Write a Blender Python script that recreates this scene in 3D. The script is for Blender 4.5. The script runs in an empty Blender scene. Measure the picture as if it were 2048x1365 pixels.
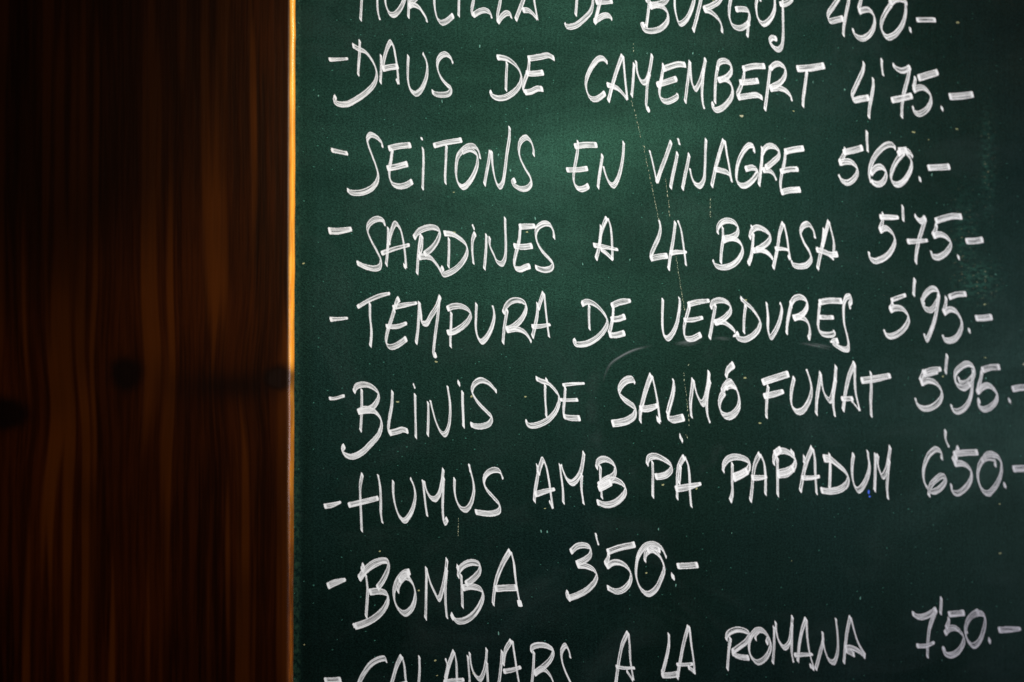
import bpy, math, random
from mathutils import Vector

random.seed(11)
S = bpy.context.scene
col = S.collection

# ------------------------------------------------------------------ camera
TH = math.radians(18.0)          # the board recedes to the right
D = 0.92                         # metres from lens to board along the axis
FPX = 2048 * 50.0 / 36.0
ZC = 1.55                        # eye height
FWD = Vector((math.sin(TH), math.cos(TH), 0))
RGT = Vector((math.cos(TH), -math.sin(TH), 0))
UP = Vector((0, 0, 1))
CAM = Vector((0, 0, ZC)) - FWD * D

def at(u, v, y=0.0):
    """Point of the wall-parallel plane at depth y that is seen at photo pixel (u, v)."""
    d = FWD * FPX + RGT * (u - 1024.0) + UP * (682.5 - v)
    return CAM + d * ((y - CAM.y) / d.y)

cd = bpy.data.cameras.new('camera')
cam = bpy.data.objects.new('camera', cd)
col.objects.link(cam)
cam.location = CAM
cam.rotation_euler = (math.pi / 2, 0, -TH)
cd.lens = 50.0
cd.sensor_width = 36.0
cd.clip_start = 0.02
cd.clip_end = 50.0
cd.dof.use_dof = True
cd.dof.focus_distance = (at(1010, 640) - CAM).dot(FWD)
cd.dof.aperture_fstop = 4.2
S.camera = cam

# ------------------------------------------------------------------ world and lamps
w = bpy.data.worlds.new('World')
S.world = w
w.use_nodes = True
bg = w.node_tree.nodes['Background']
bg.inputs[0].default_value = (0.62, 0.56, 0.74, 1)
bg.inputs[1].default_value = 0.06

def lamp(name, loc, target, power, color, size, spot=None, blend=1.0):
    ld = bpy.data.lights.new(name, 'SPOT' if spot else 'AREA')
    ld.energy = power
    ld.color = color
    if spot:
        ld.spot_size = math.radians(spot)
        ld.spot_blend = blend
        ld.shadow_soft_size = size
    else:
        ld.shape = 'RECTANGLE'
        ld.size, ld.size_y = size
    o = bpy.data.objects.new(name, ld)
    col.objects.link(o)
    o.location = loc
    o.rotation_euler = (Vector(target) - Vector(loc)).to_track_quat('-Z', 'Y').to_euler()
    return o

tc = at(1150, 480)
lamp('key_lamp', (0.48, -1.30, ZC + 0.35), at(1150, 465), 94.0, (1.0, 0.995, 0.92), 0.12, spot=36.5, blend=1.0)
lamp('side_lamp', (1.95, -0.085, ZC + 0.62), at(590, 330, -0.02), 80.0, (1.0, 0.84, 0.52), 0.03, spot=9.5, blend=1.0)
# dim bluish area light added out of view far to the right, for a soft sheen on the receding side of the board
lamp('sheen_light', (1.30, -0.95, ZC - 0.12), at(1950, 900), 8.6, (0.88, 0.85, 1.0), (0.5, 0.30))

S.view_settings.view_transform = 'Standard'
S.view_settings.look = 'None'
S.view_settings.exposure = 0.0
S.view_settings.gamma = 1.0
S.view_settings.use_curve_mapping = False
S.render.engine = 'CYCLES'
S.cycles.transparent_max_bounces = 32
S.cycles.max_bounces = 6

# ------------------------------------------------------------------ node helpers
class NT:
    def __init__(self, name):
        self.m = bpy.data.materials.new(name)
        self.m.use_nodes = True
        self.t = self.m.node_tree
        self.t.nodes.clear()
        self.out = self.n('ShaderNodeOutputMaterial')
    def n(self, kind, **kw):
        nd = self.t.nodes.new(kind)
        for k, v in kw.items():
            setattr(nd, k, v)
        return nd
    def l(self, a, b):
        self.t.links.new(a, b)
    def put(self, sock, v):
        if isinstance(v, bpy.types.NodeSocket):
            self.l(v, sock)
        elif v is not None:
            sock.default_value = v
    def math(self, op, a, b=None, c=None, clamp=False):
        nd = self.n('ShaderNodeMath', operation=op, use_clamp=clamp)
        self.put(nd.inputs[0], a)
        self.put(nd.inputs[1], b)
        self.put(nd.inputs[2], c)
        return nd.outputs[0]
    def ss(self, x, a, b, lo=0.0, hi=1.0):
        nd = self.n('ShaderNodeMapRange', interpolation_type='SMOOTHSTEP')
        self.put(nd.inputs[0], x)
        nd.inputs[1].default_value = a
        nd.inputs[2].default_value = b
        nd.inputs[3].default_value = lo
        nd.inputs[4].default_value = hi
        return nd.outputs[0]
    def mix(self, f, a, b):
        nd = self.n('ShaderNodeMix', data_type='RGBA')
        self.put(nd.inputs[0], f)
        self.put(nd.inputs[6], a)
        self.put(nd.inputs[7], b)
        return nd.outputs[2]
    def noise(self, vec, scale, detail=3.0, rough=0.55, dist=0.0):
        nd = self.n('ShaderNodeTexNoise')
        self.put(nd.inputs['Vector'], vec)
        nd.inputs['Scale'].default_value = scale
        nd.inputs['Detail'].default_value = detail
        nd.inputs['Roughness'].default_value = rough
        nd.inputs['Distortion'].default_value = dist
        return nd
    def xyz(self, v):
        nd = self.n('ShaderNodeSeparateXYZ')
        self.l(v, nd.inputs[0])
        return nd.outputs
    def vec(self, x, y, z):
        nd = self.n('ShaderNodeCombineXYZ')
        for i, a in enumerate((x, y, z)):
            self.put(nd.inputs[i], a)
        return nd.outputs[0]
    def scaled(self, v, s):
        nd = self.n('ShaderNodeVectorMath', operation='MULTIPLY')
        self.l(v, nd.inputs[0])
        nd.inputs[1].default_value = s
        return nd.outputs[0]
    def pos(self):
        return self.n('ShaderNodeNewGeometry').outputs['Position']
    def blob(self, P, cx, cz, rx, rz):
        dx = self.math('DIVIDE', self.math('SUBTRACT', P[0], cx), rx)
        dz = self.math('DIVIDE', self.math('SUBTRACT', P[2], cz), rz)
        r2 = self.math('ADD', self.math('MULTIPLY', dx, dx), self.math('MULTIPLY', dz, dz))
        return self.math('POWER', 2.718, self.math('MULTIPLY', r2, -1.0))

# ------------------------------------------------------------------ materials
def mat_board():
    t = NT('green_chalkboard_paint')
    pos = t.pos()
    P = t.xyz(pos)
    base = (0.0014, 0.0036, 0.0034, 1)
    # uneven wiping: broad cloudy bands and vertical brush lines
    cloud = t.noise(t.scaled(pos, (1, 1, 0.55)), 5.5, 4).outputs[0]
    brush = t.noise(t.scaled(pos, (1, 1, 0.03)), 520, 2).outputs[0]
    weave = t.noise(t.scaled(pos, (0.6, 1, 0.8)), 1300, 3, 0.75).outputs[0]
    grain = t.noise(pos, 2600, 1, 0.8).outputs[0]
    c = t.mix(t.ss(cloud, 0.3, 0.72), base, (0.0028, 0.0074, 0.0086, 1))
    k = t.math('ADD', 0.20, t.math('MULTIPLY', t.ss(brush, 0.3, 0.75), 0.22))
    k = t.math('ADD', k, t.math('MULTIPLY', t.ss(weave, 0.33, 0.69), 1.0))
    k = t.math('ADD', k, t.math('MULTIPLY', t.ss(grain, 0.3, 0.72), 0.40))
    sc = t.n('ShaderNodeVectorMath', operation='SCALE')
    t.l(c, sc.inputs[0]); t.l(k, sc.inputs[3])
    c = sc.outputs[0]
    # worn green patch, rubbed through on the right
    e1, e2, e3 = at(1958, 560), at(1930, 480), at(1975, 330)
    wn = t.noise(t.scaled(pos, (0.55, 1, 1.3)), 260, 4, 0.7).outputs[0]
    m = t.math('MAXIMUM', t.blob(P, e1.x, e1.z, 0.016, 0.013),
               t.math('MAXIMUM', t.math('MULTIPLY', t.blob(P, e2.x, e2.z, 0.010, 0.030), 0.55),
                      t.math('MULTIPLY', t.blob(P, e3.x, e3.z, 0.006, 0.035), 0.6)))
    wm = t.math('MULTIPLY', m, t.ss(wn, 0.40, 0.72), clamp=True)
    c = t.mix(t.math('MULTIPLY', wm, 0.9), c, (0.022, 0.085, 0.060, 1))
    tn = t.noise(t.scaled(pos, (0.6, 1, 1.2)), 520, 2, 0.6).outputs[0]
    c = t.mix(t.math('MULTIPLY', t.math('MULTIPLY', m, t.ss(tn, 0.62, 0.70)), 0.85, clamp=True), c, (0.26, 0.22, 0.13, 1))
    # thick paint lapped along the plank, a darker band beside it
    ed = t.math('SUBTRACT', P[0], at(589, 682).x)
    en = t.noise(t.scaled(pos, (1, 1, 0.8)), 420, 4, 0.65).outputs[0]
    lap = t.math('MULTIPLY', t.ss(ed, 0.0015, 0.0050, 1.0, 0.0), t.ss(en, 0.38, 0.66))
    c = t.mix(t.math('MULTIPLY', lap, 0.75), c, (0.016, 0.040, 0.024, 1))
    dark_band = t.math('MULTIPLY', t.ss(ed, 0.0035, 0.0060), t.ss(ed, 0.007, 0.013, 1.0, 0.0))
    c = t.mix(t.math('MULTIPLY', dark_band, 0.45), c, (0.0008, 0.0012, 0.0010, 1))
    # hazy residue left by the wiping cloth
    hz = t.noise(t.scaled(pos, (0.7, 1, 1.2)), 16, 5, 0.62, 1.2).outputs[0]
    c = t.mix(t.math('MULTIPLY', t.ss(hz, 0.45, 0.78), 0.026), c, (0.20, 0.26, 0.25, 1))
    # pale chalk ghost of an old wiped drawing
    g = at(1330, 720)
    dx = t.math('DIVIDE', t.math('SUBTRACT', P[0], g.x), 0.055)
    dz = t.math('DIVIDE', t.math('SUBTRACT', P[2], g.z - 0.03), 0.050)
    rr = t.math('SQRT', t.math('ADD', t.math('MULTIPLY', dx, dx), t.math('MULTIPLY', dz, dz)))
    ring = t.math('MULTIPLY', t.ss(rr, 0.80, 0.98), t.ss(rr, 1.0, 1.12, 1.0, 0.0))
    gn = t.noise(t.scaled(pos, (1, 1, 1)), 60, 4).outputs[0]
    c = t.mix(t.math('MULTIPLY', t.math('MULTIPLY', ring, t.ss(gn, 0.45, 0.7)), 0.02), c, (0.25, 0.28, 0.30, 1))
    # flecks: small chips through the paint
    for sc_, thr, r, colr, stretch in ((150, 0.88, 0.085, (0.42, 0.40, 0.20, 1), (0.55, 1, 1.0)),
                                       (420, 0.86, 0.15, (0.045, 0.16, 0.12, 1), (0.8, 1, 1.2)),
                                       (60, 0.84, 0.045, (0.55, 0.50, 0.33, 1), (0.5, 1, 1.1)),
                                       (240, 0.95, 0.11, (0.16, 0.34, 0.28, 1), (1.0, 1, 0.5))):
        vo = t.n('ShaderNodeTexVoronoi')
        vv = t.n('ShaderNodeVectorMath', operation='MULTIPLY')
        t.l(t.vec(P[0], 0.0, P[2]), vv.inputs[0]); vv.inputs[1].default_value = stretch
        wob = t.n('ShaderNodeVectorMath', operation='MULTIPLY_ADD')
        t.l(t.noise(pos, 420, 2).outputs['Color'], wob.inputs[0])
        wob.inputs[1].default_value = (0.0016, 0.0, 0.0016)
        t.l(vv.outputs[0], wob.inputs[2])
        t.l(wob.outputs[0], vo.inputs['Vector'])
        vo.inputs['Scale'].default_value = sc_
        rnd = t.xyz(vo.outputs['Color'])
        on = t.math('GREATER_THAN', rnd[0], thr)
        rad = t.math('MULTIPLY', rnd[1], r)
        hit = t.math('LESS_THAN', vo.outputs['Distance'], rad)
        c = t.mix(t.math('MULTIPLY', t.math('MULTIPLY', on, hit), 0.75), c, colr)
    b = t.n('ShaderNodeBsdfPrincipled')
    t.l(c, b.inputs['Base Color'])
    wipe = t.noise(t.scaled(pos, (0.5, 1, 1.4)), 11, 5, 0.6, 0.6).outputs[0]
    t.put(b.inputs['Roughness'], t.math('ADD', t.ss(wipe, 0.3, 0.7, 0.315, 0.435), t.math('MULTIPLY', weave, 0.05)))
    sp = t.math('ADD', 0.42, t.math('MULTIPLY', t.ss(weave, 0.33, 0.69), 0.70))
    sp = t.math('ADD', sp, t.math('MULTIPLY', t.ss(grain, 0.3, 0.72), 0.30))
    sp = t.math('MULTIPLY', sp, t.ss(brush, 0.25, 0.75, 0.94, 1.06))
    t.put(b.inputs['Specular IOR Level'], t.math('MULTIPLY', sp, 0.108))
    b.inputs['Specular Tint'].default_value = (0.31, 1.0, 0.67, 1)
    bp = t.n('ShaderNodeBump')
    bp.inputs['Strength'].default_value = 0.2
    bp.inputs['Distance'].default_value = 0.0004
    t.l(t.math('ADD', weave, t.math('MULTIPLY', grain, 0.5)), bp.inputs['Height'])
    t.l(bp.outputs[0], b.inputs['Normal'])
    t.l(b.outputs[0], t.out.inputs[0])
    return t.m

def mat_wood():
    t = NT('dark_stained_pine')
    pos = t.pos()
    P = t.xyz(pos)
    yf = -0.020
    knots = [(at(252, 748, yf), 0.0085, 0.0105), (at(558, 757, yf), 0.0105, 0.0085), (at(10, 830, yf), 0.012, 0.0095)]
    xx = P[0]
    dark = None
    for kp, rx, rz in knots:
        dx = t.math('SUBTRACT', P[0], kp.x)
        g = t.blob(P, kp.x, kp.z, rx * 2.8, rz * 3.6)
        xx = t.math('SUBTRACT', xx, t.math('MULTIPLY', t.math('MULTIPLY', dx, g), 0.30))
        d_ = t.ss(t.math('ADD', t.math('MULTIPLY', t.math('SUBTRACT', t.noise(pos, 110, 3).outputs[0], 0.5), 0.35), t.blob(P, kp.x, kp.z, rx * 1.15, rz * 1.1)), 0.12, 0.75)
        dark = d_ if dark is None else t.math('MAXIMUM', dark, d_)
    sm = at(470, 772, yf)
    rk = t.blob(P, knots[1][0].x, knots[1][0].z, 0.0100, 0.0080)
    rk = t.math('ADD', rk, t.math('MULTIPLY', t.math('SUBTRACT', t.noise(pos, 150, 3).outputs[0], 0.5), 0.45))
    core = t.ss(rk, 0.50, 0.74)          # the knot by the edge: a greyish heart inside a dark crack
    dark2 = t.math('MAXIMUM', dark, t.math('MULTIPLY', t.blob(P, sm.x, sm.z, 0.034, 0.009), 0.85))
    wob = t.noise(t.vec(xx, 0.0, t.math('MULTIPLY', P[2], 0.35)), 9, 2).outputs[0]
    q2 = t.vec(t.math('ADD', xx, t.math('MULTIPLY', wob, 0.0045)), P[1], t.math('MULTIPLY', P[2], 0.030))
    bands = t.noise(q2, 64, 4, 0.68).outputs[0]
    fine = t.noise(q2, 420, 3, 0.72).outputs[0]
    line = t.noise(q2, 120, 1, 0.5).outputs[0]
    blot = t.noise(t.vec(P[0], 0.0, t.math('MULTIPLY', P[2], 0.5)), 9, 3).outputs[0]
    c = t.mix(t.ss(bands, 0.30, 0.70), (0.0048, 0.0007, 0.0001, 1), (0.0175, 0.0029, 0.0003, 1))
    c = t.mix(t.math('MULTIPLY', t.ss(fine, 0.40, 0.64), 0.55), c, (0.034, 0.0062, 0.0005, 1))
    c = t.mix(t.math('MULTIPLY', t.ss(line, 0.58, 0.68), 0.55), c, (0.072, 0.0160, 0.0010, 1))
    c = t.mix(t.math('MULTIPLY', t.ss(blot, 0.38, 0.66), 0.60), c, (0.0018, 0.0004, 0.0001, 1))
    # fall-off of light painted into the wood colour towards the far top corner of the plank, its border following the grain
    falloff = at(120, 60, yf)
    falloff_m = t.math('ADD', t.blob(P, falloff.x, falloff.z, 0.120, 0.17), t.math('MULTIPLY', t.math('SUBTRACT', bands, 0.5), 0.5))
    c = t.mix(t.ss(falloff_m, 0.25, 0.75, 0.0, 0.80), c, (0.0012, 0.0003, 0.0001, 1))
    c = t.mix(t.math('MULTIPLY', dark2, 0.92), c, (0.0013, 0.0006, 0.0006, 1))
    c = t.mix(t.math('MULTIPLY', t.math('MULTIPLY', core, t.ss(fine, 0.30, 0.62)), 0.7), c, (0.0055, 0.0030, 0.0026, 1))
    # stain rubbed off along the rounded edge
    wa = t.n('ShaderNodeAttribute', attribute_name='wear')
    wn = t.noise(t.vec(P[0], P[1], t.math('MULTIPLY', P[2], 0.5)), 55, 4, 0.6).outputs[0]
    wl = t.noise(t.vec(t.math('MULTIPLY', P[0], 1.0), P[1], t.math('MULTIPLY', P[2], 0.03)), 900, 2, 0.6).outputs[0]
    lowz = at(590, 700).z
    h = t.ss(P[2], lowz - 0.03, lowz + 0.04)          # the orange is stronger higher up
    amt = t.math('ADD', t.math('ADD', 0.55, t.math('MULTIPLY', h, 0.30)), t.math('MULTIPLY', t.ss(wn, 0.38, 0.62), 0.35))
    amt = t.math('MULTIPLY', amt, t.ss(wa.outputs['Fac'], 0.10, 0.34), clamp=True)
    amt = t.math('MULTIPLY', amt, t.math('SUBTRACT', 1.0, t.math('MULTIPLY', dark, 0.8)))
    med = t.mix(t.ss(wl, 0.35, 0.65), (0.10, 0.024, 0.002, 1), (0.30, 0.085, 0.007, 1))
    rub = t.mix(t.ss(wl, 0.35, 0.65), (0.72, 0.24, 0.016, 1), (0.95, 0.42, 0.045, 1))
    c = t.mix(amt, c, t.mix(t.math('MULTIPLY', t.ss(P[2], lowz - 0.16, lowz + 0.05), t.math('ADD', 0.72, t.math('MULTIPLY', wn, 0.5)), clamp=True), med, rub))
    b = t.n('ShaderNodeBsdfPrincipled')
    t.l(c, b.inputs['Base Color'])
    # the front is matt with handling; the rounded edge kept its varnish
    gl = t.ss(wa.outputs['Fac'], 0.05, 0.20)
    t.put(b.inputs['Roughness'], t.math('ADD', t.math('SUBTRACT', 0.36, t.math('MULTIPLY', gl, 0.19)), t.math('MULTIPLY', fine, 0.10)))
    t.put(b.inputs['Specular IOR Level'], t.math('ADD', 0.03, t.math('MULTIPLY', gl, 0.15)))
    t.l(t.mix(gl, (1.0, 0.55, 0.30, 1), (1, 1, 1, 1)), b.inputs['Specular Tint'])
    bp = t.n('ShaderNodeBump')
    bp.inputs['Strength'].default_value = 0.25
    bp.inputs['Distance'].default_value = 0.0004
    t.l(fine, bp.inputs['Height'])
    t.l(bp.outputs[0], b.inputs['Normal'])
    t.l(b.outputs[0], t.out.inputs[0])
    return t.m

def mat_marker(name, white, dens):
    """Liquid chalk: thick where it pooled at rims and ends, streaky and thin inside."""
    t = NT(name)
    a = t.n('ShaderNodeAttribute', attribute_name='stroke')     # along (px), across 0..1, seed
    b_ = t.n('ShaderNodeAttribute', attribute_name='ink')       # width px, distance to end px, lower side 0..1
    U = t.xyz(a.outputs['Vector'])
    K = t.xyz(b_.outputs['Vector'])
    e = t.math('MULTIPLY', t.math('MINIMUM', U[1], t.math('SUBTRACT', 1.0, U[1])), K[0])
    across = t.math('MULTIPLY', U[1], K[0])
    rag = t.noise(t.vec(t.math('MULTIPLY', U[0], 0.35), t.math('MULTIPLY', U[1], 9.0), U[2]), 1.0, 2).outputs[0]
    e2 = t.math('ADD', e, t.math('MULTIPLY', t.math('SUBTRACT', rag, 0.5), 2.0))
    dn = t.noise(t.vec(t.math('MULTIPLY', U[0], 0.02), t.math('MULTIPLY', across, 0.9), t.math('ADD', U[2], 40.0)), 1.0, 2).outputs[0]
    d2 = t.math('ADD', K[1], t.math('MULTIPLY', t.math('SUBTRACT', dn, 0.5), 6.0))
    edge = t.math('MULTIPLY', t.ss(e2, 0.0, 1.2), t.ss(t.math('ADD', d2, t.math('MULTIPLY', e, 0.5)), 0.6, 2.4))
    st = t.noise(t.vec(t.math('MULTIPLY', U[0], 0.016), t.math('MULTIPLY', across, 0.75), U[2]), 1.0, 3, 0.65).outputs[0]
    st2 = t.noise(t.vec(t.math('MULTIPLY', U[0], 0.045), t.math('MULTIPLY', across, 0.22), t.math('ADD', U[2], 9.0)), 1.0, 2).outputs[0]
    inner = t.math('ADD', t.ss(st, 0.35, 0.70, 0.06, 0.86), t.math('MULTIPLY', t.ss(st2, 0.35, 0.65), 0.22))
    inner = t.math('ADD', inner, t.math('MULTIPLY', t.ss(K[2], 0.40, 0.85), 0.20))
    rim = t.math('MULTIPLY', t.ss(e2, 0.9, 1.8), t.ss(e2, 1.9, 2.9, 1.0, 0.0))
    pool = t.ss(K[1], 3.0, 9.0, 1.0, 0.0)
    thick = t.math('MAXIMUM', inner, t.math('MAXIMUM', t.math('MULTIPLY', rim, 0.97), t.math('MULTIPLY', pool, 0.95)))
    thick = t.math('MINIMUM', thick, 0.985)
    alpha = t.math('MULTIPLY', t.math('MULTIPLY', edge, thick), dens, clamp=True)
    p = t.n('ShaderNodeBsdfPrincipled')
    p.inputs['Base Color'].default_value = white
    p.inputs['Roughness'].default_value = 0.65
    p.inputs['Specular IOR Level'].default_value = 0.25
    t.l(alpha, p.inputs['Alpha'])
    t.l(p.outputs[0], t.out.inputs[0])
    return t.m

def mat_smear():
    """Dry chalk dragged by a sleeve: soft sides, patchy, thin."""
    t = NT('smeared_chalk')
    U = t.xyz(t.n('ShaderNodeAttribute', attribute_name='stroke').outputs['Vector'])
    K = t.xyz(t.n('ShaderNodeAttribute', attribute_name='ink').outputs['Vector'])
    e = t.math('MINIMUM', U[1], t.math('SUBTRACT', 1.0, U[1]))
    n = t.noise(t.vec(t.math('MULTIPLY', U[0], 0.02), t.math('MULTIPLY', U[1], 5.0), U[2]), 1.0, 4, 0.7).outputs[0]
    a = t.math('MULTIPLY', t.ss(e, 0.0, 0.5), t.ss(n, 0.34, 0.66, 0.12, 1.0))
    a = t.math('MULTIPLY', t.math('MULTIPLY', a, t.ss(K[1], 0.0, 45.0)), 0.17, clamp=True)
    p = t.n('ShaderNodeBsdfPrincipled')
    p.inputs['Base Color'].default_value = (0.70, 0.72, 0.76, 1)
    p.inputs['Roughness'].default_value = 0.8
    p.inputs['Specular IOR Level'].default_value = 0.1
    t.l(a, p.inputs['Alpha'])
    t.l(p.outputs[0], t.out.inputs[0])
    return t.m

def mat_plain(name, c, rough=0.6):
    t = NT(name)
    n = t.noise(t.pos(), 900, 2).outputs[0]
    b = t.n('ShaderNodeBsdfPrincipled')
    t.l(t.mix(n, tuple(x * 0.7 for x in c[:3]) + (1,), c), b.inputs['Base Color'])
    b.inputs['Roughness'].default_value = rough
    t.l(b.outputs[0], t.out.inputs[0])
    return t.m

M_BOARD = mat_board()
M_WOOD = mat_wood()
M_INK = mat_marker('white_liquid_chalk', (0.86, 0.86, 0.87, 1), 1.0)
M_SMEAR = mat_smear()
M_CHIP = mat_plain('bare_chip_in_paint', (0.44, 0.46, 0.28, 1))
M_BLUE = mat_plain('blue_ink', (0.01, 0.10, 0.75, 1))

# ------------------------------------------------------------------ object helpers
def empty(name, loc, parent=None):
    o = bpy.data.objects.new(name, None)
    o.empty_display_size = 0.05
    col.objects.link(o)
    put(o, loc, parent)
    return o

def put(o, loc, parent):
    loc = Vector(loc)
    o['_w'] = list(loc)
    if parent is not None:
        o.parent = parent
        o.location = loc - Vector(parent['_w'])
    else:
        o.location = loc

def mesh_obj(name, verts, faces, mat, parent=None, attrs=None, smooth=False, origin=None):
    n = len(verts)
    c = Vector(origin) if origin is not None else sum((Vector(v) for v in verts), Vector()) / n
    me = bpy.data.meshes.new(name)
    me.from_pydata([tuple(Vector(v) - c) for v in verts], [], faces)
    for an, data in (attrs or {}).items():
        if isinstance(data[0], (tuple, list)):
            at_ = me.attributes.new(an, 'FLOAT_VECTOR', 'POINT')
            at_.data.foreach_set('vector', [x for d in data for x in d])
        else:
            at_ = me.attributes.new(an, 'FLOAT', 'POINT')
            at_.data.foreach_set('value', data)
    me.materials.append(mat)
    if smooth:
        me.polygons.foreach_set('use_smooth', [True] * len(me.polygons))
    me.update()
    o = bpy.data.objects.new(name, me)
    col.objects.link(o)
    put(o, c, parent)
    return o

# ------------------------------------------------------------------ wooden plank with its rounded edge
def build_plank():
    YF, R = -0.020, 0.0062
    top, bot = at(591.5, -260, 0).z, at(585, 1625, 0).z
    xa, xb = at(591.0, 0, YF + R).x, at(586.0, 1365, YF + R).x
    za, zb = at(591.0, 0, YF + R).z, at(586.0, 1365, YF + R).z
    W = 0.42
    prof = [(-W, 0.0, 0.0), (-W, YF, 0.0), (-W * 0.6, YF, 0.0), (-0.10, YF, 0.0), (-0.03, YF, 0.0)]
    for i in range(17):
        a = math.radians(90 * i / 16)
        prof.append((-R + R * math.sin(a), YF + R - R * math.cos(a), i / 16))
    prof.append((0.0, 0.0, 1.0))
    rows = 56
    V, wear, F = [], [], []
    rnd = random.Random(4)
    for r in range(rows + 1):
        z = bot + (top - bot) * r / rows
        xe = xa + (xb - xa) * (z - za) / (zb - za)
        jit = (rnd.random() - 0.5) * 0.00034
        for px, py, wv in prof:
            V.append((xe + px + (jit if wv > 0.2 else 0), py, z))
            wear.append(wv)
    n = len(prof)
    for r in range(rows):
        for i in range(n - 1):
            a = r * n + i
            F.append((a, a + 1, a + n + 1, a + n))
        F.append((r * n + n - 1, r * n, r * n + n, r * n + n + n - 1))
    F.append(tuple(reversed(range(n))))
    F.append(tuple(range(rows * n, rows * n + n)))
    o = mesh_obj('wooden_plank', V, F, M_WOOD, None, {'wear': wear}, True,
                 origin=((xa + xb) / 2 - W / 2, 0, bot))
    try:
        o.data.set_sharp_from_angle(angle=math.radians(50))
    except Exception:
        pass
    o['label'] = 'dark stained knotty pine plank with a worn orange rounded edge, left of the chalkboard'
    o['category'] = 'wooden plank'
    return o

plank = build_plank()

# ------------------------------------------------------------------ chalkboard
LEFT = at(588, 682).x - 0.0005
RIGHT = at(2048, 682).x + 0.16
TOP = at(1024, 0).z + 0.14
BOT = at(1024, 1365).z - 0.14
board = empty('chalkboard', ((LEFT + RIGHT) / 2, 0.0, BOT))
board['label'] = 'dark green chalkboard with a handwritten white menu of dishes and prices'
board['category'] = 'chalkboard'

def build_panel():
    x0, x1, z0, z1, y0, y1 = LEFT - 0.012, RIGHT, BOT, TOP, 0.0001, 0.014
    V = [(x0, y0, z0), (x1, y0, z0), (x1, y0, z1), (x0, y0, z1), (x0, y1, z0), (x1, y1, z0), (x1, y1, z1), (x0, y1, z1)]
    F = [(0, 1, 2, 3), (5, 4, 7, 6), (4, 0, 3, 7), (1, 5, 6, 2), (3, 2, 6, 7), (4, 5, 1, 0)]
    return mesh_obj('panel', V, F, M_BOARD, board)

panel = build_panel()

# ------------------------------------------------------------------ handwriting
NIB = Vector((0.31, 0.95)).normalized()      # the chisel tip is held nearly upright

def spline(pts):
    """Centripetal Catmull-Rom through (x, y, f) points, resampled evenly."""
    if len(pts) == 2:
        a, b = pts
        raw = [tuple(a[k] + (b[k] - a[k]) * i / 30 for k in range(3)) for i in range(31)]
    else:
        P = [tuple(2 * pts[0][k] - pts[1][k] for k in range(3))] + pts + [tuple(2 * pts[-1][k] - pts[-2][k] for k in range(3))]
        raw = []
        for i in range(1, len(P) - 2):
            p = P[i - 1:i + 3]
            tt = [0.0]
            for j in range(3):
                d = math.hypot(p[j + 1][0] - p[j][0], p[j + 1][1] - p[j][1])
                tt.append(tt[-1] + max(d, 1e-3) ** 0.5)
            for s in range(20):
                t = tt[1] + (tt[2] - tt[1]) * s / 20
                def L(a, b, ta, tb):
                    return tuple(a[k] * (tb - t) / (tb - ta) + b[k] * (t - ta) / (tb - ta) for k in range(3))
                a1, a2, a3 = L(p[0], p[1], tt[0], tt[1]), L(p[1], p[2], tt[1], tt[2]), L(p[2], p[3], tt[2], tt[3])
                b1, b2 = L(a1, a2, tt[0], tt[2]), L(a2, a3, tt[1], tt[3])
                raw.append(L(b1, b2, tt[1], tt[2]))
        raw.append(pts[-1])
    out, acc, step = [raw[0]], 0.0, 1.6
    for a, b in zip(raw, raw[1:]):
        d = math.hypot(b[0] - a[0], b[1] - a[1])
        acc += d
        if acc >= step:
            out.append(b)
            acc = 0.0
    if math.hypot(out[-1][0] - raw[-1][0], out[-1][1] - raw[-1][1]) > 0.4:
        out.append(raw[-1])
    if len(out) < 3:
        a, b = raw[0], raw[-1]
        out = [a, tuple((a[k] + b[k]) / 2 for k in range(3)), b]
    return out

def ribbon(pts, depth, seed, NL, NT_):
    """One pull of the marker: the nib's edge swept along the traced path."""
    C = spline(pts)
    n = len(C)
    T = []
    for i in range(n):
        a, b = C[max(0, i - 1)], C[min(n - 1, i + 1)]
        d = Vector((b[0] - a[0], b[1] - a[1]))
        T.append(d.normalized() if d.length > 1e-6 else Vector((0, 1)))
    for _ in range(2):
        T = [(T[max(0, i - 1)] + T[i] * 2 + T[min(n - 1, i + 1)]).normalized() if (T[max(0, i - 1)] + T[i] * 2 + T[min(n - 1, i + 1)]).length > 1e-4 else T[i] for i in range(n)]
    dist = [0.0]
    for i in range(1, n):
        dist.append(dist[-1] + math.hypot(C[i][0] - C[i - 1][0], C[i][1] - C[i - 1][1]))
    V, ST, INK, F = [], [], [], []
    lanes = (-1.0, -0.55, 0.0, 0.55, 1.0)
    for i in range(n):
        x, y, f = C[i]
        t = T[i]
        nrm = Vector((-t.y, t.x))
        c = NIB.dot(nrm)
        nl, nt = NL * f, NT_ * (0.45 + 0.55 * min(f, 1.2))
        wid = math.sqrt((nl * c) ** 2 + nt ** 2)
        s = c / math.sqrt(c * c + (nt / nl) ** 2)
        shear = NIB.dot(t) * nl * 0.5 * s * 0.85
        de = min(dist[i], dist[-1] - dist[i])
        for q in lanes:
            ox = nrm * (wid * 0.5 * q) + t * (shear * q)
            p = at(x + ox.x, y + ox.y, -depth)
            V.append(p)
            ST.append((dist[i], 0.5 + 0.5 * q, seed))
            INK.append((wid, de, 0.5 + 0.5 * q * s))
    for i in range(n - 1):
        for k in range(4):
            a = i * 5 + k
            F.append((a, a + 1, a + 6, a + 5))
    return V, F, ST, INK

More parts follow.
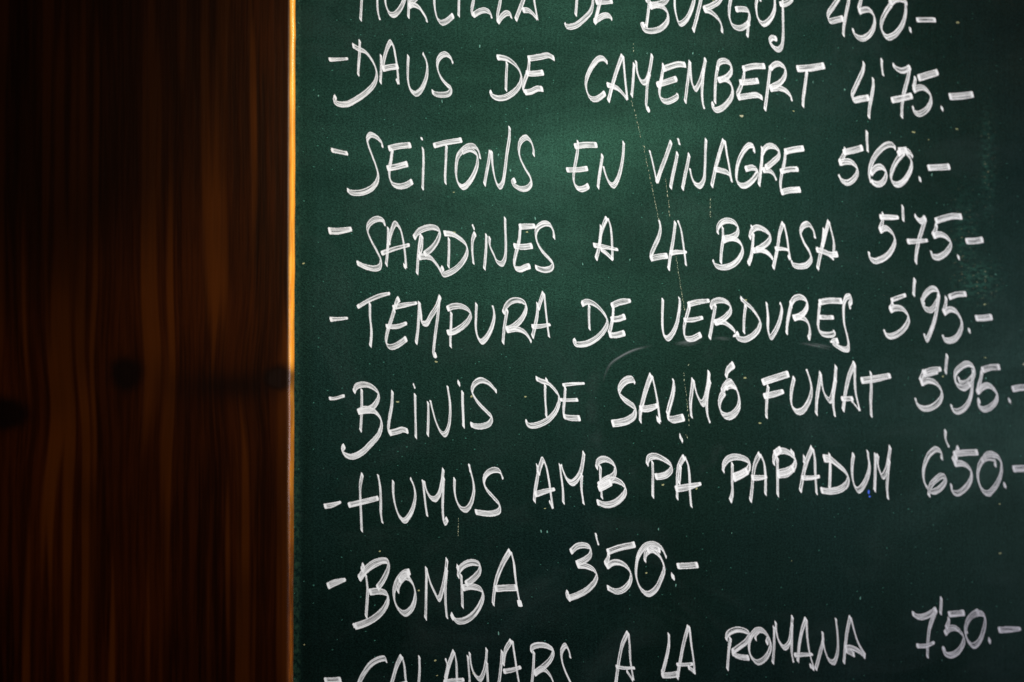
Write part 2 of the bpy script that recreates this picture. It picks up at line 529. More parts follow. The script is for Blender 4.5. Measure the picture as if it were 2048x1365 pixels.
def strokes_obj(name, strokes, mat, parent, NL=13.6, NT_=4.2, base=0.00006):
    V, F, ST, INK = [], [], [], []
    for k, pts in enumerate(strokes):
        v, f, s, i = ribbon(pts, base + k * 0.000012, random.random() * 90, NL, NT_)
        o = len(V)
        V += v; ST += s; INK += i
        F += [tuple(x + o for x in q) for q in f]
    return mesh_obj(name, V, F, mat, parent, {'stroke': ST, 'ink': INK})

DATA = """
L MORCILLA DE BURGOS
C 700 0 5.12
W MORCILLA
108,215 118,0 130,-330
130,-330 200,-60 262,-330 272,-150 278,0 287,130 308,210
362,-100 360,0 372,70 410,143 450,153 500,110 545,30 568,-50 570,-200 500,-320 420,-260 362,-100
597,188 600,80 605,-320
602,-310 690,-310 740,-200 700,-50 655,5 610,50
600,68 640,50 700,72 750,135 778,185 790,235
960,-280 900,-250 870,-100 862,0 870,100 900,200 940,235 1000,210 1060,157
1120,-300 1115,0 1112,173
1290,-300 1265,0 1245,130 1262,165
1258,162 1320,122 1380,107 1430,130 1455,195
1560,-280 1540,0 1510,160 1512,238
1512,232 1560,165 1610,135 1643,150 1650,190
1695,210 1740,90 1775,0 1850,-270
1860,-270 1885,0 1920,208
1765,105 1830,112 1880,150 1918,200
C 1100 0 5.12
W DE
262,165 275,0 290,-250
150,232 170,272 250,267 340,205 420,110 440,0 420,-150 330,-270 230,-290
530,-260 520,-20 500,70 455,245
530,-260 650,-280
465,20 550,18 640,10
452,225 500,190 560,160 610,167 638,205
W BURGOS
985,280 1010,80 1030,-300
985,-20 990,30
1020,-290 1150,-300 1230,-200 1195,0 1100,45 1020,48
1020,75 1080,55 1150,70 1202,130 1202,220 1130,295 1030,320 960,303 938,262 972,258
1290,-250 1275,0 1285,130 1330,245 1390,210 1450,90 1475,0 1490,-200
1465,322 1510,150 1545,0 1590,-280
1590,-280 1700,-300 1780,-150 1740,0 1660,60 1570,95
1575,102 1640,120 1720,190 1755,260 1762,340
1960,-280 1890,-150 1850,0 1835,100 1840,190 1880,270 1950,290 2010,260 2040,230
1898,98 1970,95 2020,105 2042,150 2030,260 2020,380
C 1480 0 5.12
270,-200 200,-100 170,0 165,100 190,200 240,248 300,210 350,110 355,0 330,-150 280,-220 210,-60 205,15
405,45 460,42 520,5 540,-40
430,-250 435,0 440,200 440,400 425,480 390,510 340,480 305,420 330,390 380,403
P 450
1060,-100 1010,-20 960,60 900,160 920,215 990,205 1060,190
1115,-20 1112,10 1090,120 1060,300 1060,375
1250,-60 1380,-90
1250,-60 1235,20 1212,105
1215,125 1260,105 1320,102 1370,160 1375,260 1330,350 1250,397 1190,372 1160,320 1165,305
1550,40 1480,150 1445,250 1460,330 1510,385 1580,360 1660,260 1695,130 1690,30 1650,-40 1580,-30 1530,40
1540,40 1600,-5 1680,5 1715,50
1742,280 1745,335
1805,206*.8 2005,206*.8
L DAUS DE CAMEMBERT
C 640 70 6.8267
D
120,338*.7 200,338*.6 385,325*.4
W DAUS
543,70 540,250 525,440 522,560
440,140 520,190 620,235*.8 700,330 760,450 775,560 740,670 640,780 500,880 370,945 260,945 195,910 215,835
832,270 835,450 825,665
850,450 890,270 930,150 965,100 1000,150 1030,300 1060,520 1072,675
1038,598 1072,678
850,468 950,445 1070,430
1207,280 1198,450 1205,650 1250,770 1310,805 1380,750 1440,620 1465,480 1450,350 1400,245
1818,398 1780,310 1720,265 1660,280 1610,350 1605,460 1650,580 1740,690 1790,735 1760,800 1660,820 1570,805 1525,772
C 940 90 6.8267
W DE
505,235 495,430 490,630
365,172 440,178 530,205 630,285 690,390 700,480 660,580 560,675 450,725 350,720 280,670 300,645
790,190 950,165 1070,145 1155,190
810,210 795,350 745,500 725,600 750,650
765,388 880,393 1005,378
745,650 830,640 920,600 998,605
C 1160 90 6.8267
W CAMEMBERT
378,250 320,190 260,190 180,270 110,400 80,520 95,640 150,730 210,745 280,710 345,655
580,140 520,300 450,520 385,775
588,145 605,350 625,550 645,745
365,545 450,570 520,600 580,660 648,745
740,250 725,480 705,710
765,215 775,330 800,430 850,510 890,510 930,430 965,270 985,130
950,380 920,520 910,700 905,830 925,885 945,868
1140,260 1115,450 1085,600 1090,700 1130,760 1190,775 1270,745 1330,700 1325,655
1130,335 1250,290 1350,265 1445,275
1045,548 1180,508 1325,460
1500,220 1480,420 1455,620 1435,790
1502,220 1512,380 1530,520 1575,605 1620,540 1680,360 1715,185
1690,320 1670,520 1665,680 1680,820 1702,880
C 1400 90 6.8267
240,300 215,480 205,650 205,800
235,340 260,245 330,218 410,260 430,350 400,410 340,455 245,485
250,485 340,470 410,520 445,620 430,710 370,800 290,870 215,890 170,850 180,790
600,310 595,450 545,600 510,690 540,750
580,330 720,295 890,292
540,515 670,505 800,492
515,720 640,700 780,688 855,728
960,300 935,500 910,700 885,895
960,330 1010,275 1080,260 1160,320 1160,420 1100,510 1020,560 950,590
955,605 1060,590 1160,620 1230,690 1258,772
1320,328*1.15 1500,318*1.15 1700,285*1.1
1460,350 1435,550 1410,720 1405,850
C 1680 100 6.8267
P 475
325,165 320,260 260,400 190,550 165,620 190,685 290,670 400,655
450,380 455,480 430,640 400,800 393,935
570,120 570,220 590,360
718,200 780,260 860,285 960,240
955,220 930,370 880,560 850,720 843,930
700,690 840,662 988,625
1065,388*1.1 1200,345*1.1 1340,305
1030,370 1020,450 1000,530
1000,560 1060,520 1140,520 1220,590 1245,680 1210,780 1140,850 1060,875 1010,840 993,765
1393,775 1393,830
1490,640*1.1 1650,632*1.1 1820,608
L SEITONS EN VINAGRE
C 650 240 6.8267
D
82,412*.75 315,462*.7
W SEITONS
788,385 770,310 700,235 620,205 580,260 590,340 640,480 700,640 725,750 710,840 640,930 530,985 420,1000 340,985 300,950
865,395 1000,360 1175,345
920,400 900,560 878,680 885,800 930,880 1010,910 1110,890 1195,840
845,665 980,640 1130,600
1315,235*1.2 1325,280*1.2
1335,375 1345,500 1338,750 1332,955
1480,355*.9 1660,310*.9 1870,275*.9
1660,340 1650,560 1640,780 1645,880
C 850 240 6.8267
755,540 730,430 680,365 600,360 510,420 450,500 425,650 430,790 470,890 520,920 580,880 660,760 710,620 715,500 680,440 600,400 500,440
890,420 870,560 840,720 810,895
910,420 920,600 950,780 990,890 1020,915 1060,860 1090,700 1120,450 1150,250 1155,92
1483,495 1480,400 1440,290 1380,240 1310,290 1280,400 1300,520 1370,670 1440,790 1448,870 1400,930 1320,945 1240,910 1190,860 1235,820
C 1120 250 6.8267
W EN
195,295 350,275 508,275
245,215 240,350 200,580 185,720 205,820 260,875 330,870 395,830
85,615*.9 230,615*.9 380,595*.9
580,405 560,560 530,740 518,870
590,560 630,700 680,800 725,830 780,760 830,600 860,420 870,230
W VINAGRE
1222,345 1265,520 1300,680 1322,800
1325,780 1380,610 1450,430 1520,225
1610,180*1.1 1635,280*1.1
1605,375 1570,560 1530,740 1508,870
1765,395 1740,540 1700,720 1670,885
1770,590 1800,720 1850,810 1905,835 1960,760 1980,560 1985,350 1995,190
C 1320 250 6.8267
870,205 810,400 760,580 705,845
885,210 910,380 945,570 980,785
745,605 850,630 930,660 985,770
1285,380 1275,300 1220,280 1140,360 1080,480 1045,640 1050,760 1100,825 1160,830 1250,770 1310,690 1330,630 1270,585 1160,605
1395,300 1390,480 1370,660 1350,830
1390,500 1400,380 1460,300 1540,290 1620,350 1620,430 1540,510 1440,590
1400,620 1480,620 1550,670 1592,765
1700,370 1800,345 1965,320
1715,350 1700,500 1655,700 1645,830 1660,920
1640,640*.9 1760,610*.9 1890,605*.9
1650,925 1760,895 1920,885
C 1640 240 6.8267
P 560
340,375 340,440 300,530 265,590
315,445 440,420 585,380
260,590 350,570 430,580 500,650 510,720 460,810 370,860 300,830 250,745
640,150 640,300 652,440
1035,400 990,345 920,340 820,410 730,530 680,660 675,780 700,870
690,740 760,660 840,645 900,710 890,800 830,870 760,875 700,840
1150,440 1060,540 990,680 970,780 1000,860 1060,885 1130,850 1210,740 1250,620 1235,530 1170,440
1060,470 1130,420 1220,440 1270,515
1070,420 1190,410
1362,780*1.1 1370,848*1.1
1470,655 1600,650 1775,640
L SARDINES A LA BRASA
C 640 410 6.8267
D
115,355*1.1 240,360*1.05 435,330*.7
W SARDINES
878,285 875,230 820,195 740,205 660,280 650,360 700,490 780,640 830,760 810,850 740,870 620,845 500,790
930,305 930,500 920,660 903,830
940,540 970,380 1030,255 1090,320 1130,460 1160,650 1175,860
1138,818 1178,862
835,665*.8 1000,605*.7 1225,545*.6
1380,400 1350,600 1335,780 1325,950
1395,420 1390,560 1360,680
1280,455 1340,370 1450,315 1560,310 1630,350 1620,450 1530,590 1420,680
1340,720 1420,705 1510,725 1590,810 1655,915
1760,450 1760,650 1752,860
1690,390 1800,400 1910,460 1990,540 2010,640 1960,760 1860,870 1760,930 1680,950 1655,910 1685,855
C 860 410 6.8267
575,265*.9 610,345*.9
620,385 585,460 575,620 595,815
770,400 765,600 740,885
815,435 815,550 870,680 920,780 980,805 1020,740 1035,500 1028,330 1025,170
1215,300 1320,295 1440,290*.8
1235,290 1215,500 1170,680 1150,820 1175,870 1240,880 1310,850 1370,835
1140,560 1250,575 1400,560
1695,470 1680,350 1630,270 1560,255 1480,300 1445,380 1460,500 1530,630 1630,740 1680,810 1650,870 1560,890 1490,875 1435,850
C 1170 410 6.8267
W A
300,175 260,260 215,400 190,600 148,745
220,280 210,450 195,570
310,180 345,280 365,450 375,750
112,550*.9 270,575*.8 455,615*.5
210,600 290,660 380,745
W LA
1010,205 1030,310 1010,430 940,590 900,700 905,745
890,735 1010,710 1130,695
1235,230 1200,500 1160,720 1140,890
1265,210 1310,340 1345,570 1380,835
1160,655 1260,645*.8 1390,645*.5
C 1410 410 6.8267
W BRASA
240,295 245,450 225,620 215,800
175,400 175,310 230,240 310,215 400,240 450,310 440,390 370,440 240,460
240,490 350,455 440,480 505,560 510,650 440,770 330,840 220,855 140,825 105,745
660,380 650,550 630,700 590,815
635,275 640,330
610,465 630,370 700,310 800,335 885,410 880,480 800,560 700,620
645,625 760,615 860,660 930,740
1068,245 1020,380 990,580 930,870
1075,255 1110,400 1140,600 1165,750
1130,695 1165,750
955,600*.8 1060,600*.6 1150,620*.5
1505,465 1475,340 1410,265 1340,290 1305,370 1350,510 1430,650 1450,740 1390,820 1280,840 1200,815 1180,750
1625,325 1610,500 1570,700 1535,880
1690,220 1650,370 1600,570
1690,220 1730,380 1760,520 1755,700
1515,610 1620,640 1720,680 1815,675
1690,690*.5 1765,755*.5
C 1710 400 6.8267
P 575
385,180 370,320 335,420
335,235*.9 470,240*.9 600,240*.6
335,425 420,385 500,440 545,540 530,630 450,750 350,815 260,835 205,790 188,705
650,75 655,180 658,295
812,205 860,270 905,295 965,240
965,245 920,400 870,560 840,720 828,865
710,570*.9 850,565*.8 995,555*.5
1095,290 1240,245 1340,225 1460,230
1115,330 1090,440 1060,490
1065,495 1150,470 1240,500 1305,580 1295,650 1220,740 1130,785 1060,770 1035,690
1410,755*1.1 1415,815*1.1
1510,565 1640,560 1750,545
L TEMPURA DE VERDURES
C 650 560 6.8267
D
65,540*.8 180,535*.55 315,522*.4
W TEMPURA
440,375*.7 600,280*.7 760,215*.7 890,185*.5
612,310 615,500 635,700 618,915
1015,255 985,290 960,370
925,380*.8 1080,345*.8 1260,315*.5
950,400 900,560 850,720 835,850 870,910 930,915 1020,870 1115,800
830,635*.8 980,640*.8 1120,590*.6
1285,300 1280,480 1265,700 1243,875
1290,300 1310,450 1325,580 1380,600 1450,490 1520,380 1575,220
1560,240 1545,450 1515,680 1490,880 1485,1030 1520,1020
C 880 560 6.8267
155,440 148,650 140,800 145,925
95,400 170,365 280,360 380,405 420,470 390,550 290,650 170,715 95,720
498,315 490,500 490,670 525,800 570,845 640,780 710,640 740,500 735,420 715,345
920,400 895,550 870,720 858,870
862,460 900,360 980,290 1080,280 1160,320 1175,400 1110,540 1000,640 900,680
905,690 1040,670 1150,710 1210,780 1250,855
1330,310 1330,450 1300,620 1260,790
1415,175 1380,270 1340,400
1420,180 1440,380 1465,600 1490,790
1250,640*.8 1370,635*.7 1510,610*.5
C 1130 560 6.8267
W DE
330,340 328,500 335,685
225,335 300,300 400,330 500,420 570,530 575,610 510,720 400,820 280,875 160,880 120,860 150,825
630,360 720,315 800,295 900,285*.6
660,370 655,500 625,650 600,740
625,540 720,535 825,500
600,755 700,755 820,725
W VERDURES
1335,255 1330,500 1335,680 1360,770 1400,800 1450,760 1520,620 1555,450 1568,300 1555,230
1675,340*.9 1800,305*.9 1975,285*.6
1700,350 1660,500 1630,620 1630,750 1660,800 1740,805 1860,745
1620,550*.8 1750,545*.8 1885,515*.6
C 1410 560 6.8267
145,330 110,530 85,680 60,805
80,395 100,320 180,280 270,290 340,345 350,420 290,500 200,560 125,585
130,590 230,570 320,620 390,680 415,725
555,340 535,520 530,730
480,245 560,320 640,390 720,500 755,590 720,690 640,770 540,815 460,800 425,770 460,730
380,775*.3 430,750*.5
840,305 860,500 860,680 895,785 950,720 1010,590 1045,440 1045,370 1020,305
1180,330 1145,480 1120,620 1115,745
1165,340 1220,260 1300,235 1380,280 1395,360 1350,450 1280,500 1200,520
1205,525 1310,510 1390,560 1430,660 1430,740 1412,815
1555,310 1690,285 1875,290
1565,330 1550,500 1545,640 1580,720 1660,750 1760,735 1765,690
1555,510*.8 1760,515*.7
1990,405 1970,340 1995,290 1985,230 1940,230 1900,310 1890,450 1900,600 1940,760 1960,880 1950,945 1900,950 1800,900 1740,850 1820,830
1705,845*.3 1745,845*.5
S
60,800*.4 250,803 400,812
-470,872*.3 -300,868*.8 -180,850 0,808*.5
1250,862*.2 1500,892*.6 1790,945
-1400,1434*.3 -1350,1260*.6 -1263,1126*.7 -1010,976*.6 -683,887*.4
C 1740 550 6.8267
P 595
285,350*.7 390,310*.7 492,275*.6
310,370 300,430 270,480
268,485 360,450 450,470 520,560 520,640 450,750 350,820 260,840 215,810 188,745
612,50 600,160 595,290
750,410 720,350 760,260 850,190 920,210 940,290 900,400 830,480 760,465 715,400 705,320
940,260 920,420 880,620 820,800 770,885 735,800
1075,310*.9 1180,270*.9 1315,260*.9
1040,300 1030,420 1000,520
1005,525 1080,475 1160,490 1230,580 1255,680 1220,800 1150,880 1070,900 1015,880 990,815
1352,730*1.1 1358,795*1.1
1440,592 1560,590 1670,575
L BLINIS DE SALMO FUMAT
C 640 760 6.8267
D
120,255*.55 200,255*.55 340,215*.5
W BLINIS
570,125 570,300 565,500 552,705
460,170 500,90 600,65 700,90 790,170 800,240 750,340 680,395 600,400 515,440
515,440 640,420 740,430 820,520 840,610 810,730 700,870 560,1000 430,1050 340,1020 305,960 335,895
990,150 980,350 945,550 935,700 965,740
945,730 1060,700 1130,680 1205,705
1270,45*.8 1300,125*.8
1298,190 1300,400 1305,600 1308,800
1475,300 1480,500 1470,765
1505,275 1540,430 1590,590 1650,710 1700,745 1750,660 1775,500 1775,330 1740,80
1875,20*1.1 1915,75*1.1
1945,155 1945,350 1955,500 1958,655
C 900 740 6.8267
105,155*1.1 138,210*1.1
172,290 175,450 180,600 185,790
640,305 570,220 490,160 410,145 330,200 300,290 330,370 410,480 520,590 570,650 540,730 440,770 350,770 278,745
W DE
1300,200 1300,400 1310,550 1315,650
1325,125 1315,160
1170,115*.9 1250,155*.9 1330,180*.8 1420,260 1480,350 1490,430 1440,570 1340,680 1220,745 1110,765 1045,735 1050,690
1535,210*.6 1660,195*.6 1840,185*.4
1575,230 1565,400 1550,550 1555,620
1500,410*.6 1620,415*.6 1750,410*.6
1545,630 1620,655 1780,662
C 1200 715 6.8267
W SALMÓ
480,365 450,305 370,310 290,380 260,470 310,560 420,640 480,690 470,790 380,860 280,890 160,905
700,240 640,400 580,620 550,760 550,890
710,245 745,400 780,580 800,730 820,880
770,830 820,880
540,700*.9 660,700*.9 790,655*.6
995,290 1010,380 995,500 950,660 920,790
915,810 980,850 1060,840 1150,820
1270,295 1255,450 1235,650 1250,825
1275,300 1300,430 1340,550 1400,630 1440,550 1470,400 1490,190
1500,300 1465,480 1455,650 1470,800 1505,900
1720,275*.9 1740,180*.9 1830,95
1700,470 1645,560 1632,680 1680,780 1750,808 1830,770 1890,680 1898,560 1860,430 1780,335 1700,400 1665,480
1710,430*.6 1780,400*.6 1870,430*.5
C 1500 720 6.8267
W FUMAT
165,310 340,250 530,190
250,350 235,500 225,650 225,800
185,500*.9 320,470*.9 460,430*.7
605,235 570,400 560,550 590,660 650,710 720,690 790,590 835,460 830,320 770,125
965,170 940,350 910,550 905,750
965,200 990,380 1030,490 1090,555 1130,450 1160,280 1175,80
1170,250 1140,430 1135,600 1160,780
1430,40 1360,200 1310,400 1270,700
1430,60 1430,250 1440,430 1500,700
1245,535*.8 1410,530*.7
1380,550*.6 1500,695*.5
1515,285 1680,265 1920,215*.8
1650,165 1655,400 1648,600 1658,785
C 1780 690 7.6418
P 595
520,430 640,390 785,370*.7
500,478*.5 600,462*.5 740,430*.3
520,400 490,480 460,560
470,590 570,550 680,570 760,650 795,740 770,840 680,930 570,975 480,965 410,900 385,810
875,150 860,280 848,440
1050,490 1060,560 1130,590 1210,550 1280,460 1280,350 1190,290 1080,340 1000,430 1000,560 1060,640 1130,660 1230,590
1270,380 1260,560 1240,760 1190,900 1110,990 1010,1020 950,980 935,910
1400,390 1540,345 1680,340
1405,410 1380,550 1345,680 1330,745
1340,730 1400,660 1490,620 1590,680 1640,790 1600,890 1500,970 1420,985 1362,940 1350,885 1368,835
1825,820*1.2 1828,885*1.2
1865,680 1960,660 2150,650
L HUMUS AMB PÀ PAPADUM
C 640 910 6.8267
D
55,705*.8 150,690*.8 290,645*.4
W HUMUS
580,255 550,420 550,600 560,800 570,1050
790,265 820,430 830,650 830,800 855,940
385,690*.9 560,650*.9 800,590*.8
1000,350 1000,520 1030,700 1090,850 1150,900 1220,830 1280,690 1300,540 1280,420 1230,310
1400,340 1420,500 1440,680 1465,845
1420,350 1460,500 1520,590 1570,605 1620,550 1660,400 1685,190
1690,300 1680,500 1675,750 1700,930 1740,870
C 830 910 6.8267
540,315 540,500 570,630 630,730 690,750 750,690 800,530 800,400 770,260 735,120
735,130 760,250
1205,335 1150,220 1060,210 970,270 940,360 970,460 1060,570 1150,680 1150,760 1060,800 950,800 820,780
W AMB
C 1050 890 6.8267
165,265 175,400 140,620 125,780
180,400 215,270 245,205 290,300 320,450 350,650 380,870
330,760 380,870
130,680*.9 260,640*.8 410,605*.5
475,260 490,400 515,600 525,805
490,260 530,380 580,480 640,520 700,480 760,370 790,220 805,100
775,390 770,600 800,815
1030,285 1030,450 1040,600 1050,735
975,325 1000,230 1080,195 1170,225 1230,300 1230,370 1200,430 1100,480 1000,560
1005,570 1100,510 1200,480 1300,510 1360,570 1370,640 1310,730 1210,800 1100,820 980,780
1000,600 1090,560 1180,510
W PÀ
1740,220 1745,400 1745,600 1745,720
1665,275 1690,180 1780,155 1900,200 1990,270 2000,330 1940,400 1860,430 1775,435
C 1270 860 6.8267
675,365 610,470 580,600 575,750 575,950
680,370 725,480 745,650 750,850 770,1060
620,480 610,620 600,740
550,810 700,785 905,735*.5
605,70*1.5 655,165*1.2
W PAPADUM
1330,450 1325,700 1330,850 1300,980
1205,580 1210,480 1270,400 1370,370 1480,390 1560,440 1550,530 1470,590 1340,640
1340,670 1450,620 1540,560
1705,325 1640,460 1610,640 1595,820 1575,980
1710,335 1760,450 1780,620 1780,890
1590,655*.9 1700,655*.8 1805,640*.5
C 1500 860 6.8267
375,370 375,600 378,905
325,480 330,370 380,300 470,290 570,340 620,420 600,500 510,560 370,590
370,620 500,600 600,520
330,330 425,260
550,280 610,350
740,350 740,470
850,240 790,380 740,550 710,700 685,845
860,250 885,400 890,600 910,885
700,655*.8 830,655*.7 955,635*.5
1085,320 1095,500 1085,810
1000,390*1.2 1090,400*1.2 1200,480*1.1 1300,570 1340,650 1320,740 1230,810 1090,840 965,825
1415,325 1395,480 1400,660 1440,790 1480,825 1540,770 1610,620 1630,480 1615,380 1605,280
1710,320 1710,550 1700,840
1745,335 1740,450 1770,560 1810,635 1860,550 1895,380 1915,225
1900,400 1880,600 1870,800 1885,950
C 1780 850 7.6418
P 650
850,80 845,200 905,350
790,535 780,420 710,375 620,430 550,550 510,700 520,850 570,960 650,1020 740,990 830,890 850,810 790,780 700,840 620,930 590,1095
1045,335 1000,470 960,550
970,450 1100,430 1345,420
1020,480 1000,550
980,600 1100,590 1200,650 1245,730 1230,850 1150,970 1020,1050 950,1010 935,900
1610,645 1600,540 1500,500 1420,540 1360,640 1340,780 1370,920 1430,1020 1500,1050 1590,970 1670,830 1705,690 1690,550 1620,470 1500,450 1400,560
1755,890*1.2 1755,965*1.1
1875,675*1.1 2150,665*1.1
L BOMBA
C 640 1100 6.8267
D
100,500 200,450 355,405*.5
W BOMBA
625,330 650,550 640,750 630,930
530,400*1.1 620,280*1.1 740,190*1.1 850,150 930,160 930,260 870,400 780,530
600,200 570,290
670,580 800,565 910,600 930,680 870,810 760,920 620,1000 470,1050
450,1000*1.2 475,1070
1060,580 1080,460 1160,370 1240,420 1290,530 1300,660 1250,800 1160,870 1080,820 1020,700 1010,560 1060,420 1150,320 1230,300
1080,430 1150,340 1220,340
1450,235 1450,500 1445,800 1440,950
1450,240 1500,430 1560,570 1620,670 1670,540 1710,330 1735,120
1730,250 1710,500 1715,750 1735,940
C 830 1090 6.8267
630,400 640,600 648,860
590,450 600,350 680,270 790,240 880,270 880,360 810,450 690,540
640,590 780,570 900,610 930,680 900,800 800,950 680,1030 570,1040 500,970
520,950*1.2 500,1010
590,280 580,350
1300,80 1200,250 1120,450 1080,650 1065,825
1310,90 1350,250 1370,450 1400,650 1440,850
1090,600 1240,590 1400,585
1400,800 1460,800
C 1110 1055 6.8267
P 350
210,340 300,260 400,245 480,280 480,380 400,450 290,500
300,520 420,530 530,580 570,660 540,750 430,860 300,930 180,970
180,875 160,940 210,990
555,75 570,160 597,250
710,340 880,280 1095,235
735,360 720,440 680,510
700,540 800,480 910,490 1000,560 1040,670 1010,770 930,850 830,875 710,820
1225,470 1240,360 1310,310 1400,360 1460,450 1490,560 1450,700 1370,850 1270,910 1180,850 1110,680 1110,520 1140,380 1230,260 1340,230 1450,280 1525,420
1260,330 1330,280 1440,320
1585,650*1.2 1635,700*1.1
1665,530 1800,525 1955,515
L CALAMARS A LA ROMANA
C 640 1265 6.8267
D
60,660 180,660 290,650
W CALAMARS
905,415 890,360 800,370 700,430 600,560 540,680 500,830 520,980 600,1060 740,1000
1115,320 1050,450 1000,620 940,850 920,1000
1120,325 1150,450 1170,650 1210,1000
930,760 1200,700
1355,320 1360,480 1350,660 1330,850 1310,960
1310,960 1420,930 1530,940
1710,355 1740,450 1710,650
1830,255 1760,450 1710,680 1670,950
1830,260 1860,400 1870,620 1890,900
1690,690 1820,670 1970,645*.6
C 860 1265 6.8267
515,315 530,500 540,690 520,900
540,270 560,430 600,560 680,640 730,560 760,420 775,220
775,400 790,680 800,950
985,250 970,450 940,690 900,900
1110,110 1030,250 1000,450
1125,110 1160,350 1190,550 1230,800 1240,900
1000,535*.9 1120,515*.8 1245,475*.6
1420,260 1410,500 1390,690 1370,900
1385,280 1390,210 1480,175 1600,190 1680,250 1650,360 1560,460 1420,560
1420,570 1540,500 1620,560 1680,680 1700,880
1920,360 1890,240 1850,180 1800,250 1800,380 1850,540 1920,690 1970,800 1940,900 1850,930
C 1210 1225 6.8267
W A
315,270 240,430 200,600 170,800 150,950 140,1010
320,275 335,450 345,650 390,930
145,740*.7 260,760*.6 410,760*.5
290,790 385,935
W LA
870,285 870,450 830,650 780,840
770,860 880,860 1010,840
1140,185 1080,400 1030,650 985,910
1150,185 1180,450 1210,650 1225,840
975,715*.7 1090,715*.6 1205,705*.6
1130,740 1230,820
C 1440 1205 6.8267
W ROMANA
145,480 120,650 100,925
85,520 100,440 200,380 310,380 400,430 360,530 260,610 165,680
160,690 250,740 400,760
485,520 490,420 560,375 640,440 690,560 670,680 600,780 510,820 430,750 395,630 420,470 510,380 600,400 650,480 635,570
735,325 740,550 720,840
760,260 770,400 810,540 880,620 940,560 970,380 990,185
985,280 980,500 980,700 1005,825
1175,215 1120,380 1080,600 1060,815
1180,220 1190,450 1220,680 1285,910
1220,855 1290,915
1010,720*.8 1150,715*.7 1270,710*.5
1400,400 1405,520 1350,750 1305,920
1405,530 1440,680 1490,790 1550,820 1600,700 1610,550 1600,400 1580,215
1780,190 1740,380 1710,600 1690,835
1785,200 1830,380 1890,560 1990,730
1700,620 1800,625 1900,670 1985,755
1710,650 1840,720
C 1790 1180 7.938
P 750
270,370 370,430 500,410 660,310
655,310 600,450 550,600 525,800 515,1080
340,890*.8 480,890*.7 630,835*.5
735,115 730,250 722,390
845,390 960,380 1105,365
855,440 850,520 810,620
790,700 860,620 960,610 1050,680 1095,780 1070,880 990,990 880,1040 790,1010 765,960 790,925
1150,700 1130,600 1160,480 1240,400 1330,370 1410,400 1430,500 1400,660 1340,810 1250,890 1170,830 1120,700 1130,560 1200,430 1330,340
1505,770*1.1 1497,850*.9
1640,640 1800,630 2000,620*.6
K
C 1150 80 2.8433
335,20 331,65
320,345 345,425 378,570
388,600 410,700 440,850 475,1020
392,600 396,606
515,790 525,880 542,1000
768,900 770,1005
575,1230 585,1300 595,1360
C 1200 715 6.8267
1145,210 1165,400 1185,600 1215,850
1215,90 1180,135
1215,910 1222,940
1172,1050 1190,1095
C 1130 560 6.8267
1565,0 1590,160
1590,160 1650,500
C 640 910 6.8267
1890,860 1885,1090
"""

def parse(text):
    """L line, W word, P price, D bullet dash, S smear, K scratch; C sets the traced crop; other rows are strokes."""
    items, cur, C = [], None, (0, 0, 1)
    for ln in text.strip().splitlines():
        h = ln[:2]
        if h == 'C ':
            C = tuple(float(x) for x in ln[2:].split())
        elif ln[0] in 'LWPDSK':
            cur = (ln[0], ln[2:], [])
            items.append(cur)
        else:
            pts = []
            for p in ln.split():
                xy, _, f = p.partition('*')
                x, y = xy.split(',')
                pts.append((C[0] + float(x) / C[2], C[1] + float(y) / C[2], float(f) if f else 1.0))
            cur[2].append(pts)
    return items

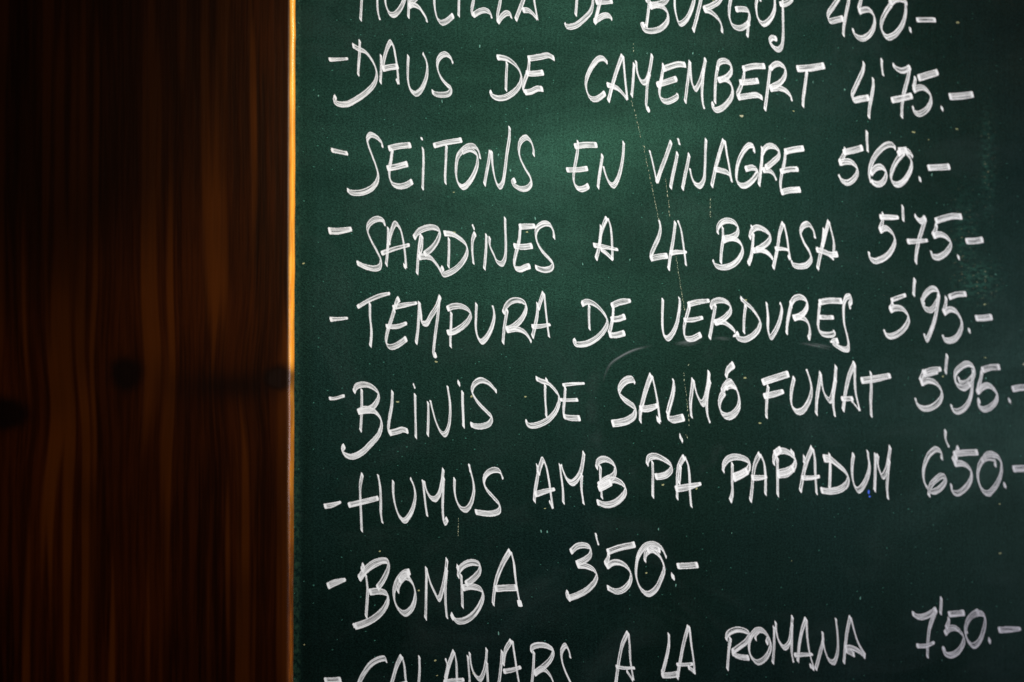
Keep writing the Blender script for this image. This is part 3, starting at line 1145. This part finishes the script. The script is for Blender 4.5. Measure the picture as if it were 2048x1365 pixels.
items = parse(DATA)
line = None
for kind, text, st in items:
    if kind == 'L':
        line = empty('menu_line', board['_w'], board)
        line['label'] = 'handwritten menu line reading ' + text
        line.location = (0, 0, 0)
        nl = 13.0
        continue
    if kind == 'W':
        o = strokes_obj('word', st, M_INK, line, nl + (3.2 if text == 'SALMÓ' else 1.6 if text in ('SALMÓ', 'FUMAT', 'AMB', 'PÀ', 'PAPADUM', 'BOMBA') else 0.0))
        o['label'] = 'handwritten word ' + text
    elif kind == 'P':
        o = strokes_obj('price', st, M_INK, line, nl + 0.6)
        o['label'] = 'handwritten price ' + (text if text == '450' else text[0] + "'" + text[1:]) + '.-'
    elif kind == 'D':
        o = strokes_obj('bullet_dash', st, M_INK, line, nl + 1.0)
    elif kind == 'S':
        for one, (a_, b_) in zip(st, ((8.0, 7.0), (16.0, 9.0), (13.0, 9.0), (9.0, 7.0))):
            strokes_obj('chalk_smear', [one], M_SMEAR, board, a_, b_, base=0.00006)
    elif kind == 'K':
        rnd = random.Random(8)
        for pts in st:
            V, F = [], []
            for a, b in zip(pts, pts[1:]):
                L = math.hypot(b[0] - a[0], b[1] - a[1])
                d = Vector((b[0] - a[0], b[1] - a[1])) / L
                q = Vector((-d.y, d.x))
                s = 0.0
                while s < L:
                    ln_ = rnd.uniform(1.6, 7.0)
                    wd = rnd.uniform(0.4, 1.05)
                    off = rnd.gauss(0, 0.5)
                    p = Vector((a[0], a[1])) + d * s + q * off
                    ring = [p - q * wd * 0.3, p + d * ln_ * 0.5 - q * wd * rnd.uniform(.4, .9), p + d * ln_ + q * wd * 0.2,
                            p + d * ln_ * 0.5 + q * wd * rnd.uniform(.4, .9)]
                    o_ = len(V)
                    V += [at(r.x, r.y, 0.00004) for r in ring]
                    F.append((o_, o_ + 1, o_ + 2, o_ + 3))
                    s += ln_ + rnd.choice((0.3, 0.6, 1.0, 2.0, 5.0))
            mesh_obj('scratch', V, F, M_CHIP, panel)

# two tiny blue ink marks under the U of PAPADUM
for cx, cy, rx, ry in ((1737.5, 984.5, 1.9, 4.3), (1739.5, 993.5, 2.2, 1.8)):
    ring = [at(cx + rx * math.cos(a), cy + ry * math.sin(a), -0.00003) for a in [i * math.pi / 6 for i in range(12)]]
    o = mesh_obj('ink_speck', ring, [tuple(range(12))], M_BLUE, panel)
    o['label'] = 'tiny speck of blue ink'

for o in S.objects:
    if '_w' in o:
        del o['_w']
